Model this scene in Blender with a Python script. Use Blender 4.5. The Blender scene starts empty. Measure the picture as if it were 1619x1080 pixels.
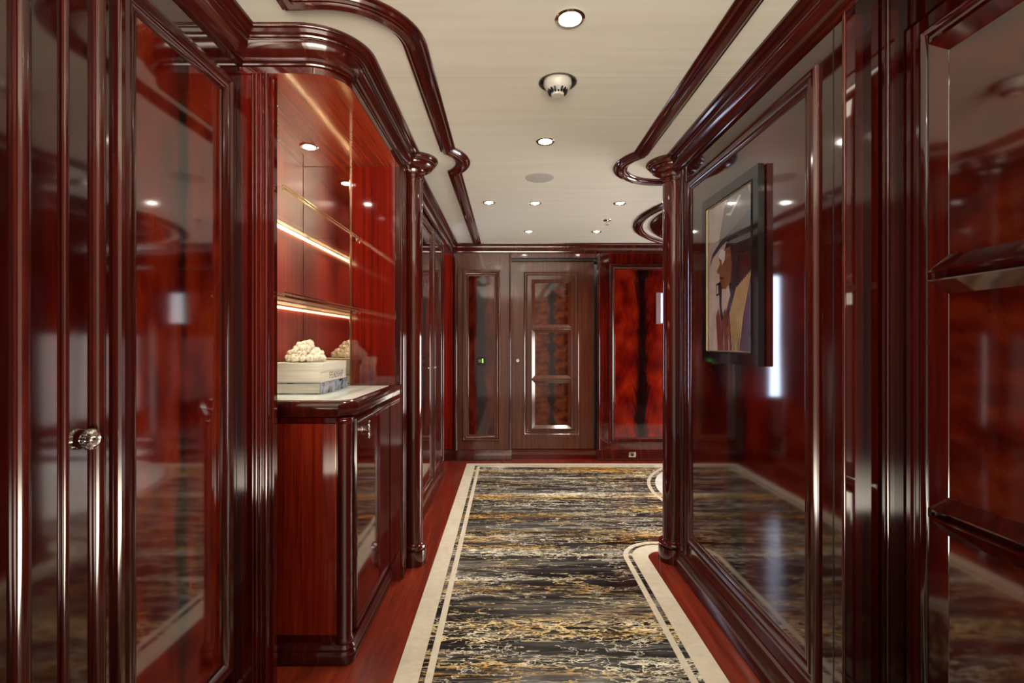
import bpy, bmesh, math, random
from mathutils import Vector, Matrix, noise
PI = math.pi
random.seed(7)
S = bpy.context.scene
COL = S.collection

# ------------------------------------------------------------------ camera, world, exposure
CAMZ = 1.176
CEIL = 2.14
cam_d = bpy.data.cameras.new('camera')
cam_d.sensor_width = 36.0
cam_d.lens = 780.0 / 1619.0 * 36.0
cam_d.shift_x = 0.004
cam_d.clip_start = 0.02
cam = bpy.data.objects.new('camera', cam_d)
COL.objects.link(cam)
cam.location = (0, 0, CAMZ)
cam.rotation_euler = (PI / 2, 0, 0)
S.camera = cam

world = bpy.data.worlds.new('world')
S.world = world
world.use_nodes = True
wb = world.node_tree.nodes['Background']
# invented fill from behind: bright band below the horizon lifts the ceiling, dim elsewhere
wnt = world.node_tree
wt = wnt.nodes.new('ShaderNodeTexCoord')
wsp = wnt.nodes.new('ShaderNodeSeparateXYZ')
wnt.links.new(wt.outputs['Generated'], wsp.inputs[0])
wm = wnt.nodes.new('ShaderNodeMath')
wm.operation = 'MULTIPLY_ADD'
wm.inputs[1].default_value = 0.5
wm.inputs[2].default_value = 0.5
wnt.links.new(wsp.outputs[2], wm.inputs[0])
wr_ = wnt.nodes.new('ShaderNodeValToRGB')
we = wr_.color_ramp.elements
while len(we) < 7:
    we.new(0.5)
WARM = (0.84, 0.75, 0.60)
for e, (zdir, val) in zip(we, [(-1, 0.10), (-0.70, 0.14), (-0.50, 0.24), (-0.38, 0.85), (-0.25, 1.0), (-0.19, 0.026), (1.0, 0.022)]):
    e.position = zdir * 0.5 + 0.5
    e.color = (WARM[0] * val, WARM[1] * val, WARM[2] * val, 1)
wnt.links.new(wm.outputs[0], wr_.inputs[0])
wnt.links.new(wr_.outputs[0], wb.inputs[0])
wb.inputs[1].default_value = 28.0

S.view_settings.view_transform = 'Standard'
S.view_settings.look = 'None'
S.view_settings.gamma = 1.0
S.view_settings.use_curve_mapping = False
S.view_settings.exposure = 0.45

LAMP_W = 30.0          # each ceiling downlight
NICHE_W = 26.0          # each niche downlight
LAMP_COL = (1.0, 0.88, 0.70)


# ------------------------------------------------------------------ node helpers
def new_mat(name):
    m = bpy.data.materials.new(name)
    m.use_nodes = True
    nt = m.node_tree
    return m, nt, nt.nodes['Principled BSDF']


def nd(nt, typ, **kw):
    n = nt.nodes.new(typ)
    for k, v in kw.items():
        setattr(n, k, v)
    return n


def mth(nt, op, a, b=None, c=None):
    n = nt.nodes.new('ShaderNodeMath')
    n.operation = op
    for i, v in enumerate((a, b, c)):
        if v is None:
            continue
        if isinstance(v, (int, float)):
            n.inputs[i].default_value = v
        else:
            nt.links.new(v, n.inputs[i])
    return n.outputs[0]


def ramp(nt, fac, stops, interp='LINEAR'):
    r = nt.nodes.new('ShaderNodeValToRGB')
    r.color_ramp.interpolation = interp
    els = r.color_ramp.elements
    while len(els) < len(stops):
        els.new(0.5)
    for e, (p, c) in zip(els, stops):
        e.position = p
        e.color = (c[0], c[1], c[2], 1)
    nt.links.new(fac, r.inputs[0])
    return r.outputs[0]


def mixc(nt, fac, a, b, mode='MIX'):
    n = nt.nodes.new('ShaderNodeMix')
    n.data_type = 'RGBA'
    n.blend_type = mode
    for sock, v in ((n.inputs[0], fac), (n.inputs[6], a), (n.inputs[7], b)):
        if isinstance(v, (int, float)):
            sock.default_value = v
        elif isinstance(v, tuple):
            sock.default_value = (v[0], v[1], v[2], 1)
        else:
            nt.links.new(v, sock)
    return n.outputs[2]


def coords(nt, which='Object', scale=(1, 1, 1)):
    t = nt.nodes.new('ShaderNodeTexCoord')
    mp = nt.nodes.new('ShaderNodeMapping')
    mp.inputs['Scale'].default_value = scale
    nt.links.new(t.outputs[which], mp.inputs[0])
    return mp.outputs[0]


def noise_tex(nt, vec, scale, detail=3, rough=0.5, dist=0.0):
    n = nt.nodes.new('ShaderNodeTexNoise')
    n.inputs['Scale'].default_value = scale
    n.inputs['Detail'].default_value = detail
    n.inputs['Roughness'].default_value = rough
    n.inputs['Distortion'].default_value = dist
    nt.links.new(vec, n.inputs['Vector'])
    return n.outputs[0]


def varnish(nt, b, rough=0.07, ior=1.85, wave=0.012, wscale=5.0, wstretch=(1, 1, 0.5)):
    b.inputs['Roughness'].default_value = rough
    b.inputs['IOR'].default_value = ior
    v = coords(nt, 'Object', wstretch)
    n = noise_tex(nt, v, wscale, 1)
    bp = nt.nodes.new('ShaderNodeBump')
    bp.inputs['Strength'].default_value = 1.0
    bp.inputs['Distance'].default_value = wave * 0.1
    nt.links.new(n, bp.inputs['Height'])
    nt.links.new(bp.outputs[0], b.inputs['Normal'])


def mahogany(name, grain=(40, 40, 1.2), dark=(0.020, 0.0011, 0.0008), mid=(0.052, 0.0023, 0.0012),
             light=(0.098, 0.0055, 0.0023), rough=0.07, ior=1.65, wave=0.004):
    m, nt, b = new_mat(name)
    v = coords(nt, 'Object', grain)
    n1 = noise_tex(nt, v, 1.0, 5, 0.6)
    v2 = coords(nt, 'Object', tuple(g * 5 for g in grain))
    n2 = noise_tex(nt, v2, 1.0, 3, 0.6)
    f = mth(nt, 'ADD', mth(nt, 'MULTIPLY', n1, 0.7), mth(nt, 'MULTIPLY', n2, 0.3))
    c = ramp(nt, f, [(0.34, dark), (0.50, mid), (0.66, light)])
    nt.links.new(c, b.inputs['Base Color'])
    varnish(nt, b, rough, ior, wave)
    return m


def flame(name, axis, seed=0.0, hue=(1.0, 1.0, 1.0), band=0.17, wave=0.004, ior=1.9, gain=1.0):
    """book-matched crotch veneer: dark feather up the middle, arching grain on both sides"""
    m, nt, b = new_mat(name)
    t = nt.nodes.new('ShaderNodeTexCoord')
    sp = nt.nodes.new('ShaderNodeSeparateXYZ')
    nt.links.new(t.outputs['Generated'], sp.inputs[0])
    u = sp.outputs[axis]
    v = sp.outputs[2]
    au = mth(nt, 'ABSOLUTE', mth(nt, 'SUBTRACT', u, 0.5))          # 0 middle .. 0.5 edge
    cb = nt.nodes.new('ShaderNodeCombineXYZ')
    nt.links.new(mth(nt, 'MULTIPLY', u, 3.0), cb.inputs[0])
    nt.links.new(mth(nt, 'MULTIPLY', v, 6.0), cb.inputs[1])
    cb.inputs[2].default_value = seed
    big = noise_tex(nt, cb.outputs[0], 1.0, 4, 0.55)
    # arching grain coordinate
    arch = mth(nt, 'POWER', au, 0.6)
    w = mth(nt, 'ADD', mth(nt, 'MULTIPLY', v, 4.0), mth(nt, 'MULTIPLY', arch, -4.2))
    w = mth(nt, 'ADD', w, mth(nt, 'MULTIPLY', big, 1.0))
    cg = nt.nodes.new('ShaderNodeCombineXYZ')
    nt.links.new(mth(nt, 'MULTIPLY', w, 22.0), cg.inputs[0])
    nt.links.new(mth(nt, 'MULTIPLY', au, 4.0), cg.inputs[1])
    cg.inputs[2].default_value = seed + 3.0
    g1 = noise_tex(nt, cg.outputs[0], 1.0, 5, 0.6, 0.2)
    sm = noise_tex(nt, cb.outputs[0], 1.3, 2, 0.5)
    g = mth(nt, 'ADD', mth(nt, 'MULTIPLY', g1, 0.34), mth(nt, 'MULTIPLY', sm, 0.66))
    red = ramp(nt, g, [(0.34, (0.055 * hue[0], 0.0025, 0.0015)), (0.46, (0.13 * hue[0], 0.006 * hue[1], 0.002)),
                       (0.56, (0.21 * hue[0], 0.016 * hue[1], 0.003)), (0.70, (0.30 * hue[0], 0.036 * hue[1], 0.006))])
    # dark heart with ragged, feathered edges
    edge = mth(nt, 'ADD', au, mth(nt, 'MULTIPLY', mth(nt, 'SUBTRACT', g1, 0.5), 0.22))
    edge = mth(nt, 'ADD', edge, mth(nt, 'MULTIPLY', mth(nt, 'SUBTRACT', big, 0.5), 0.26))
    mr = nt.nodes.new('ShaderNodeMapRange')
    mr.interpolation_type = 'SMOOTHSTEP'
    mr.inputs['From Min'].default_value = band * 0.25
    mr.inputs['From Max'].default_value = band * 1.15
    nt.links.new(edge, mr.inputs['Value'])
    c = mixc(nt, mr.outputs[0], (0.008, 0.0018, 0.002), red)
    c = mixc(nt, 1.0, c, (gain, gain, gain), 'MULTIPLY')
    nt.links.new(c, b.inputs['Base Color'])
    varnish(nt, b, 0.06, ior, wave)
    return m


def plain(name, col, rough=0.4, metal=0.0, ior=1.45, emit=None, es=1.0, trans=0.0, nz=0.05):
    m, nt, b = new_mat(name)
    v = coords(nt, 'Object', (1, 1, 1))
    n = noise_tex(nt, v, 25.0, 2)
    c = mixc(nt, n, tuple(x * (1 - nz) for x in col), tuple(min(1, x * (1 + nz)) for x in col))
    nt.links.new(c, b.inputs['Base Color'])
    b.inputs['Roughness'].default_value = rough
    b.inputs['Metallic'].default_value = metal
    b.inputs['IOR'].default_value = ior
    b.inputs['Transmission Weight'].default_value = trans
    if emit:
        b.inputs['Emission Color'].default_value = (*emit, 1)
        b.inputs['Emission Strength'].default_value = es
    return m


def marble_black():
    """black stone with gold and white veins that all run across the corridor"""
    m, nt, b = new_mat('black_gold_marble')
    t = nt.nodes.new('ShaderNodeTexCoord')
    sp = nt.nodes.new('ShaderNodeSeparateXYZ')
    nt.links.new(t.outputs['Object'], sp.inputs[0])
    x, y = sp.outputs[0], sp.outputs[1]

    def vec(sx, sy, z, wob=0.0, ws=3.0):
        yy = y
        if wob:
            c0 = nt.nodes.new('ShaderNodeCombineXYZ')
            nt.links.new(mth(nt, 'MULTIPLY', x, ws), c0.inputs[0])
            nt.links.new(mth(nt, 'MULTIPLY', y, ws * 1.5), c0.inputs[1])
            c0.inputs[2].default_value = z + 9
            wn = noise_tex(nt, c0.outputs[0], 1.0, 3, 0.6)
            yy = mth(nt, 'ADD', y, mth(nt, 'MULTIPLY', mth(nt, 'SUBTRACT', wn, 0.5), wob))
        c = nt.nodes.new('ShaderNodeCombineXYZ')
        nt.links.new(mth(nt, 'MULTIPLY', x, sx), c.inputs[0])
        nt.links.new(mth(nt, 'MULTIPLY', yy, sy), c.inputs[1])
        c.inputs[2].default_value = z
        return c.outputs[0]

    def vein(vc, scale, width, detail=4, rough=0.6, dist=0.0):
        n = noise_tex(nt, vc, scale, detail, rough, dist)
        d = mth(nt, 'ABSOLUTE', mth(nt, 'SUBTRACT', n, 0.5))
        r = nt.nodes.new('ShaderNodeMapRange')
        r.inputs['From Min'].default_value = 0.0
        r.inputs['From Max'].default_value = width
        r.inputs['To Min'].default_value = 1.0
        r.inputs['To Max'].default_value = 0.0
        nt.links.new(d, r.inputs['Value'])
        return r.outputs[0]

    def sstep(v, a, b_):
        r = nt.nodes.new('ShaderNodeMapRange')
        r.interpolation_type = 'SMOOTHSTEP'
        r.inputs['From Min'].default_value = a
        r.inputs['From Max'].default_value = b_
        nt.links.new(v, r.inputs['Value'])
        return r.outputs[0]

    base = noise_tex(nt, vec(0.9, 7.5, 1.0, 0.07), 1.0, 4, 0.55)
    wisp = noise_tex(nt, vec(1.6, 30, 3.0, 0.06), 1.0, 3, 0.55)
    bw = mth(nt, 'ADD', mth(nt, 'MULTIPLY', base, 0.62), mth(nt, 'MULTIPLY', wisp, 0.38))
    col = ramp(nt, bw, [(0.40, (0.006, 0.006, 0.007)), (0.49, (0.020, 0.020, 0.022)),
                        (0.56, (0.055, 0.054, 0.054)), (0.66, (0.17, 0.16, 0.145))])
    # belts where the gold gathers
    belt = sstep(noise_tex(nt, vec(0.35, 5.2, 5.0, 0.08), 1.0, 2), 0.50, 0.60)
    g1 = vein(vec(4.2, 20, 11.0, 0.10), 1.0, 0.018, 4, 0.60, 0.5)
    g2 = vein(vec(8.5, 36, 21.0, 0.07, 6.0), 1.0, 0.022, 3, 0.60, 0.4)
    patch = sstep(noise_tex(nt, vec(3.0, 22, 31.0, 0.06, 5.0), 1.0, 4, 0.60), 0.62, 0.64)
    g4 = vein(vec(1.8, 11, 35.0, 0.08), 1.0, 0.007, 6, 0.64, 0.2)
    g3 = vein(vec(1.8, 30, 25.0, 0.05, 4.0), 1.0, 0.008, 3, 0.55, 0.3)
    fine = sstep(noise_tex(nt, vec(0.9, 8, 27.0, 0.05), 1.0, 2), 0.47, 0.55)
    gold = mth(nt, 'MULTIPLY', mth(nt, 'MAXIMUM', mth(nt, 'MAXIMUM', g1, g2), patch), belt)
    gold = mth(nt, 'MAXIMUM', gold, mth(nt, 'MULTIPLY', g4, 0.8))
    gold = mth(nt, 'MAXIMUM', gold, mth(nt, 'MULTIPLY', mth(nt, 'MULTIPLY', g3, fine), 0.8))
    gold = mth(nt, 'POWER', gold, 0.7)
    gt = noise_tex(nt, vec(0.8, 5, 44.0), 1.0, 3)
    gc = ramp(nt, gt, [(0.42, (0.92, 0.86, 0.70)), (0.52, (0.86, 0.64, 0.30)), (0.64, (0.80, 0.42, 0.08))])
    col = mixc(nt, gold, col, gc)
    # thin white crackle crossing at all angles
    w1 = vein(vec(1.7, 3.4, 51.0, 0.0, 5.0), 1.0, 0.0042, 6, 0.60, 0.0)
    w1 = mth(nt, 'MULTIPLY', w1, sstep(noise_tex(nt, vec(1.8, 3.0, 61.0), 1.0, 2), 0.46, 0.56))
    col = mixc(nt, mth(nt, 'MULTIPLY', w1, 0.85), col, (0.80, 0.78, 0.72))
    w2 = vein(vec(1.2, 24, 71.0, 0.05), 1.0, 0.008, 4, 0.62, 0.3)
    w2 = mth(nt, 'MULTIPLY', w2, sstep(noise_tex(nt, vec(1.4, 8.0, 81.0), 1.0, 2), 0.47, 0.58))
    col = mixc(nt, mth(nt, 'MULTIPLY', w2, 0.8), col, (0.72, 0.66, 0.52))
    nt.links.new(col, b.inputs['Base Color'])
    b.inputs['Roughness'].default_value = 0.16
    b.inputs['IOR'].default_value = 1.5
    return m


def stone(name, a, b_, rough=0.22, scale=30):
    m, nt, b = new_mat(name)
    v = coords(nt, 'Object')
    n = noise_tex(nt, v, scale, 6, 0.65)
    n2 = noise_tex(nt, v, 4, 3)
    c = ramp(nt, mth(nt, 'ADD', mth(nt, 'MULTIPLY', n, 0.6), mth(nt, 'MULTIPLY', n2, 0.4)), [(0.36, a), (0.62, b_)])
    nt.links.new(c, b.inputs['Base Color'])
    b.inputs['Roughness'].default_value = rough
    return m


def ceiling_mat():
    """white-washed veneer laid in sheets across the corridor, grain running left to right"""
    m, nt, b = new_mat('whitewashed_veneer')
    v = coords(nt, 'Object', (1.2, 22, 1))
    n = noise_tex(nt, v, 1.0, 5, 0.65, 0.2)
    c = ramp(nt, n, [(0.3, (0.55, 0.53, 0.475)), (0.5, (0.60, 0.58, 0.525)), (0.72, (0.64, 0.62, 0.565))])
    n2 = noise_tex(nt, coords(nt, 'Object', (0.8, 2.2, 1)), 1.0, 3, 0.6)
    c = mixc(nt, mth(nt, 'MULTIPLY', n2, 0.35), c, (0.52, 0.47, 0.385))
    t = nt.nodes.new('ShaderNodeTexCoord')
    sp = nt.nodes.new('ShaderNodeSeparateXYZ')
    nt.links.new(t.outputs['Object'], sp.inputs[0])
    for ys in (0.55, 1.80, 2.97, 4.2):
        d = mth(nt, 'ABSOLUTE', mth(nt, 'SUBTRACT', sp.outputs[1], ys))
        f = mth(nt, 'LESS_THAN', d, 0.0016)
        c = mixc(nt, mth(nt, 'MULTIPLY', f, 0.45), c, (0.30, 0.27, 0.22))
    nt.links.new(c, b.inputs['Base Color'])
    b.inputs['Roughness'].default_value = 0.45
    return m


MAH = mahogany('mahogany_vertical_grain')
SIDEM = mahogany('mahogany_side_walls', dark=(0.010, 0.0008, 0.0006), mid=(0.027, 0.0014, 0.0008), light=(0.052, 0.0034, 0.0015), ior=2.0)
MAHX = mahogany('mahogany_cross_grain', grain=(1.2, 40, 40))
MAHY = mahogany('mahogany_long_grain', grain=(40, 1.2, 40))
TRIMM = mahogany('mahogany_moulding', grain=(30, 2, 2), dark=(0.020, 0.0028, 0.0020), mid=(0.042, 0.0046, 0.0030),
                 light=(0.070, 0.0085, 0.0046), rough=0.12, ior=1.65, wave=0.006)
COLM = mahogany('mahogany_column', grain=(30, 30, 0.8), dark=(0.024, 0.0026, 0.0018), mid=(0.052, 0.0050, 0.0026),
                light=(0.085, 0.0090, 0.0045), rough=0.06, ior=1.65, wave=0.004)
BROWN = mahogany('brown_mahogany', grain=(45, 45, 1.5), dark=(0.050, 0.014, 0.009), mid=(0.078, 0.022, 0.012),
                 light=(0.110, 0.032, 0.016), rough=0.12, ior=1.6)
NICHE = mahogany('red_striped_veneer', grain=(110, 110, 0.6), dark=(0.15, 0.012, 0.011), mid=(0.26, 0.022, 0.016),
                 light=(0.38, 0.046, 0.026), rough=0.30, ior=1.3, wave=0.0)
NSIDE = mahogany('bright_mahogany', grain=(50, 50, 0.9), dark=(0.06, 0.003, 0.002), mid=(0.14, 0.006, 0.0028),
                  light=(0.20, 0.013, 0.005), rough=0.07, ior=1.85)
SOFF = mahogany('soffit_mahogany', grain=(60, 1.5, 60), dark=(0.17, 0.018, 0.007), mid=(0.24, 0.028, 0.010),
                light=(0.32, 0.045, 0.015), rough=0.09, ior=1.8)
FLOORW = mahogany('mahogany_floor', grain=(22, 1.4, 22), dark=(0.08, 0.009, 0.005), mid=(0.13, 0.015, 0.007),
                  light=(0.20, 0.028, 0.011), rough=0.22, ior=1.5, wave=0.0)
FLAME_Y = flame('crotch_veneer_side', 1, 0.0, band=0.08, gain=0.65, ior=2.1)
FLAME_Y2 = flame('crotch_veneer_near_door', 1, 4.0, (0.85, 1.0, 1), band=0.10, gain=0.32, ior=2.1)
FLAME_YR = flame('crotch_veneer_right', 1, 8.0, (0.85, 0.6, 1), band=0.10, gain=0.32, ior=2.1)
FLAME_X = flame('crotch_veneer_back', 0, 2.3, (1.15, 0.75, 1), band=0.15, ior=1.5, gain=0.62)
FLAME_X2 = flame('crotch_veneer_back_door', 0, 6.0, (0.55, 1.35, 1), band=0.12, ior=1.5, gain=0.7)
FLAME_X3 = flame('crotch_veneer_narrow', 0, 11.0, (0.55, 0.6, 1), band=0.22, ior=1.6, gain=0.6)
MARBLE = marble_black()
BEIGE = stone('beige_limestone', (0.48, 0.43, 0.35), (0.60, 0.55, 0.46))
CEILM = ceiling_mat()
CHROME = plain('polished_chrome', (0.72, 0.70, 0.67), 0.12, 1.0)
BRASS = plain('polished_brass', (0.78, 0.58, 0.30), 0.15, 1.0)
BRONZE = plain('bronze_mirror', (0.80, 0.70, 0.60), 0.02, 1.0, nz=0.0)
BULB = plain('lamp_glow', (1, 1, 1), 0.5, emit=(1.0, 0.93, 0.82), es=28.0)
LED = plain('warm_light_strip', (1, 0.9, 0.6), 0.5, emit=(1.0, 0.80, 0.42), es=3.5)
WHITEP = plain('white_plastic', (0.42, 0.40, 0.37), 0.35)
GREYP = plain('grey_grille', (0.36, 0.34, 0.31), 0.6)
BLACKP = plain('black_plastic', (0.012, 0.012, 0.013), 0.25)
BLACKG = plain('black_lacquer', (0.007, 0.006, 0.006), 0.06, ior=1.5)
STONEW = stone('white_marble', (0.62, 0.63, 0.62), (0.80, 0.80, 0.78), 0.08, 7)


def clear_glass(name, tint, ior=1.5):
    m, nt, b = new_mat(name)
    nt.nodes.remove(b)
    out = [n for n in nt.nodes if n.type == 'OUTPUT_MATERIAL'][0]
    tr = nd(nt, 'ShaderNodeBsdfTransparent')
    tr.inputs[0].default_value = (*tint, 1)
    gl = nd(nt, 'ShaderNodeBsdfGlossy')
    gl.inputs['Roughness'].default_value = 0.01
    lw = nd(nt, 'ShaderNodeLayerWeight')
    lw.inputs[0].default_value = 0.5
    f0 = ((ior - 1) / (ior + 1)) ** 2
    fr = mth(nt, 'MULTIPLY_ADD', mth(nt, 'POWER', lw.outputs['Facing'], 5.0), 1 - f0, f0)
    mx = nd(nt, 'ShaderNodeMixShader')
    nt.links.new(fr, mx.inputs[0])
    nt.links.new(tr.outputs[0], mx.inputs[1])
    nt.links.new(gl.outputs[0], mx.inputs[2])
    nt.links.new(mx.outputs[0], out.inputs[0])
    return m


GLASS = clear_glass('shelf_glass', (0.93, 0.96, 0.94))
GLAZE = clear_glass('picture_glazing', (0.98, 0.98, 0.98), 1.7)

# ------------------------------------------------------------------ mesh helpers
def box(bm, x0, x1, y0, y1, z0, z1, bev=0.0):
    vs = [bm.verts.new((x, y, z)) for x in (x0, x1) for y in (y0, y1) for z in (z0, z1)]
    idx = [(0, 1, 3, 2), (4, 6, 7, 5), (0, 4, 5, 1), (2, 3, 7, 6), (0, 2, 6, 4), (1, 5, 7, 3)]
    fs = [bm.faces.new([vs[i] for i in f]) for f in idx]
    if bev > 0:
        es = list({e for f in fs for e in f.edges})
        bmesh.ops.bevel(bm, geom=es, offset=bev, segments=2, profile=0.5, affect='EDGES')
    return bm


FLAT = set()


def B(*a, bev=0.0):
    bm = bmesh.new()
    box(bm, *a, bev=bev)
    FLAT.add(id(bm))
    return bm


def sweep(bm, path, prof, closed=False, zoff=0.0):
    """path: list of (x,y); prof: list of (offset to the RIGHT of travel, z)"""
    n = len(path)
    P = [Vector(p) for p in path]
    rings = []
    for i in range(n):
        if closed:
            a, b, c = P[(i - 1) % n], P[i], P[(i + 1) % n]
        else:
            a, b, c = P[max(i - 1, 0)], P[i], P[min(i + 1, n - 1)]
        d1 = (b - a).normalized() if (b - a).length > 1e-9 else (c - b).normalized()
        d2 = (c - b).normalized() if (c - b).length > 1e-9 else d1
        n1 = Vector((d1.y, -d1.x))
        n2 = Vector((d2.y, -d2.x))
        m = (n1 + n2)
        if m.length < 1e-6:
            m = n1
        m.normalize()
        k = 1.0 / max(0.35, m.dot(n1))
        rings.append([bm.verts.new((b.x + m.x * o * k, b.y + m.y * o * k, z + zoff)) for o, z in prof])
    m_ = len(prof)
    cnt = n if closed else n - 1
    for i in range(cnt):
        r0, r1 = rings[i], rings[(i + 1) % n]
        for j in range(m_ - 1):
            bm.faces.new((r0[j], r1[j], r1[j + 1], r0[j + 1]))
    if not closed:
        bm.faces.new(rings[0])
        bm.faces.new(list(reversed(rings[-1])))
    return bm


def arc(cx, cy, r, a0, a1, n=16):
    return [(cx + r * math.cos(math.radians(a0 + (a1 - a0) * i / n)), cy + r * math.sin(math.radians(a0 + (a1 - a0) * i / n))) for i in range(n + 1)]


def lathe(bm, cx, cy, prof, seg=48, cap=True):
    rings = []
    for r, z in prof:
        rings.append([bm.verts.new((cx + r * math.cos(2 * PI * k / seg), cy + r * math.sin(2 * PI * k / seg), z)) for k in range(seg)])
    for a, b in zip(rings[:-1], rings[1:]):
        for k in range(seg):
            bm.faces.new((a[k], a[(k + 1) % seg], b[(k + 1) % seg], b[k]))
    if cap:
        bm.faces.new(list(reversed(rings[0])))
        bm.faces.new(rings[-1])
    return bm


def frame(bm, O, U, V, N, w, h, prof):
    """mitred rectangular moulding. prof: (inset, height)"""
    O, U, V, N = map(Vector, (O, U, V, N))
    rings = []
    for ins, ht in prof:
        rings.append([bm.verts.new(O + U * u + V * v + N * ht) for u, v in
                      ((ins, ins), (w - ins, ins), (w - ins, h - ins), (ins, h - ins))])
    for a, b in zip(rings[:-1], rings[1:]):
        for k in range(4):
            bm.faces.new((a[k], a[(k + 1) % 4], b[(k + 1) % 4], b[k]))
    return bm


def slab(bm, O, U, V, N, u0, u1, v0, v1, t0, t1):
    O, U, V, N = map(Vector, (O, U, V, N))
    vs = [bm.verts.new(O + U * u + V * v + N * t) for u in (u0, u1) for v in (v0, v1) for t in (t0, t1)]
    for f in [(0, 1, 3, 2), (4, 6, 7, 5), (0, 4, 5, 1), (2, 3, 7, 6), (0, 2, 6, 4), (1, 5, 7, 3)]:
        bm.faces.new([vs[i] for i in f])
    return bm


def prism(bm, pts, z0, z1):
    lo = [bm.verts.new((x, y, z0)) for x, y in pts]
    hi = [bm.verts.new((x, y, z1)) for x, y in pts]
    n = len(pts)
    bm.faces.new(list(reversed(lo)))
    bm.faces.new(hi)
    for i in range(n):
        bm.faces.new((lo[i], lo[(i + 1) % n], hi[(i + 1) % n], hi[i]))
    return bm


def tube(bm, pts, r, seg=10):
    P = [Vector(p) for p in pts]
    rings = []
    for i, p in enumerate(P):
        d = (P[min(i + 1, len(P) - 1)] - P[max(i - 1, 0)]).normalized()
        a = d.cross(Vector((0, 0, 1)))
        if a.length < 1e-3:
            a = d.cross(Vector((1, 0, 0)))
        a.normalize()
        b = d.cross(a)
        rr = r[i] if isinstance(r, (list, tuple)) else r
        rings.append([bm.verts.new(p + (a * math.cos(2 * PI * k / seg) + b * math.sin(2 * PI * k / seg)) * rr) for k in range(seg)])
    for a, b in zip(rings[:-1], rings[1:]):
        for k in range(seg):
            bm.faces.new((a[k], a[(k + 1) % seg], b[(k + 1) % seg], b[k]))
    bm.faces.new(list(reversed(rings[0])))
    bm.faces.new(rings[-1])
    return bm


def wpos(o):
    p = Vector(o.location)
    while o.parent:
        o = o.parent
        p = p + Vector(o.location)
    return p


def obj(name, bm, mat, parent=None, origin=None, smooth=35, mats=None):
    bmesh.ops.recalc_face_normals(bm, faces=bm.faces[:])
    base = Vector(origin) if origin else Vector((0, 0, 0))
    if parent:
        pw = wpos(parent)
        shift = -(base if origin else pw)
        loc = (base - pw) if origin else Vector((0, 0, 0))
    else:
        shift = -base
        loc = base
    bmesh.ops.translate(bm, verts=bm.verts[:], vec=shift)
    if id(bm) in FLAT:
        FLAT.discard(id(bm))
        smooth = 0
    me = bpy.data.meshes.new(name)
    bm.to_mesh(me)
    bm.free()
    for mm in (mats or [mat]):
        me.materials.append(mm)
    if smooth:
        me.shade_smooth()
        me.set_sharp_from_angle(angle=math.radians(smooth))
    o = bpy.data.objects.new(name, me)
    COL.objects.link(o)
    o.location = loc
    if parent:
        o.parent = parent
    return o


def thing(name, label, cat, loc, group=None):
    o = bpy.data.objects.new(name, None)
    COL.objects.link(o)
    o.location = loc
    o.empty_display_size = 0.05
    o['label'] = label
    o['category'] = cat
    if group:
        o['group'] = group
    return o


def tag(o, label, cat, group=None):
    o['label'] = label
    o['category'] = cat
    if group:
        o['group'] = group
    return o


def struct(name, bm, mat, label=None, cat=None, **kw):
    o = obj(name, bm, mat, **kw)
    o['kind'] = 'structure'
    if label:
        o['label'] = label
        o['category'] = cat or 'wall'
    return o


BACK = 4.90
LW, RW = -0.85, 0.90
Y0 = -0.8

# ------------------------------------------------------------------ floor
fl = struct('floor', B(-1.6, 3.5, Y0, 5.1, -0.10, 0.0), FLOORW, 'dark red mahogany floor around the black and gold marble', 'floor')
# outline of the stone field (beige outer edge)
left_edge = [(-0.395, Y0), (-0.395, 4.75), (3.4, 4.75)]
right_edge = [(0.763, Y0)] + [(0.763, 2.64)] + arc(0.853, 2.67, 0.09, 180, 90, 10) + [(3.4, 2.76)]
field = [(-0.395, Y0), (0.763, Y0)] + right_edge[1:] + [(3.4, 4.75), (-0.395, 4.75)]
obj('marble_field', prism(bmesh.new(), field, -0.02, 0.0012), MARBLE, fl)
bs = bmesh.new()
sweep(bs, left_edge, [(0, -0.01), (0, 0.0022), (0.085, 0.0022), (0.085, -0.01)])
sweep(bs, right_edge, [(0, -0.01), (0, 0.0022), (-0.085, 0.0022), (-0.085, -0.01)])
obj('border_strip', bs, BEIGE, fl)
bs = bmesh.new()
sweep(bs, left_edge, [(0.107, -0.01), (0.107, 0.0022), (0.133, 0.0022), (0.133, -0.01)])
sweep(bs, right_edge, [(-0.107, -0.01), (-0.107, 0.0022), (-0.133, 0.0022), (-0.133, -0.01)])
obj('border_line', bs, BEIGE, fl)
DC = (2.23, 3.82)
bs = bmesh.new()
ring = arc(DC[0], DC[1], 1.11, 128, 238, 48)
sweep(bs, ring, [(0.0, -0.01), (0.0, 0.0024), (-0.027, 0.0024), (-0.027, -0.01)])
obj('ring_line', bs, BEIGE, fl)
obj('ring_disc', lathe(bmesh.new(), DC[0], DC[1], [(1.045, -0.01), (1.045, 0.0034)], 64), STONEW, fl)

# ------------------------------------------------------------------ ceiling with openings for the fittings
LAMPS = [(0.185, 1.469), (0.180, 2.372), (-0.131, 3.42), (0.189, 3.434), (0.779, 3.434), (0.183, 4.32), (0.775, 4.32),
         (0.185, 0.35), (1.22, 3.01)]  # last entry: unseen lobby lamp added for an amber glow
SMOKE = (0.185, 1.835)
holes = [(x, y, 0.034) for x, y in LAMPS] + [(SMOKE[0], SMOKE[1], 0.066)]
bm = bmesh.new()


def loop(bm, pts, z):
    vs = [bm.verts.new((x, y, z)) for x, y in pts]
    return [bm.edges.new((vs[i], vs[(i + 1) % len(vs)])) for i in range(len(vs))]


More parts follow.
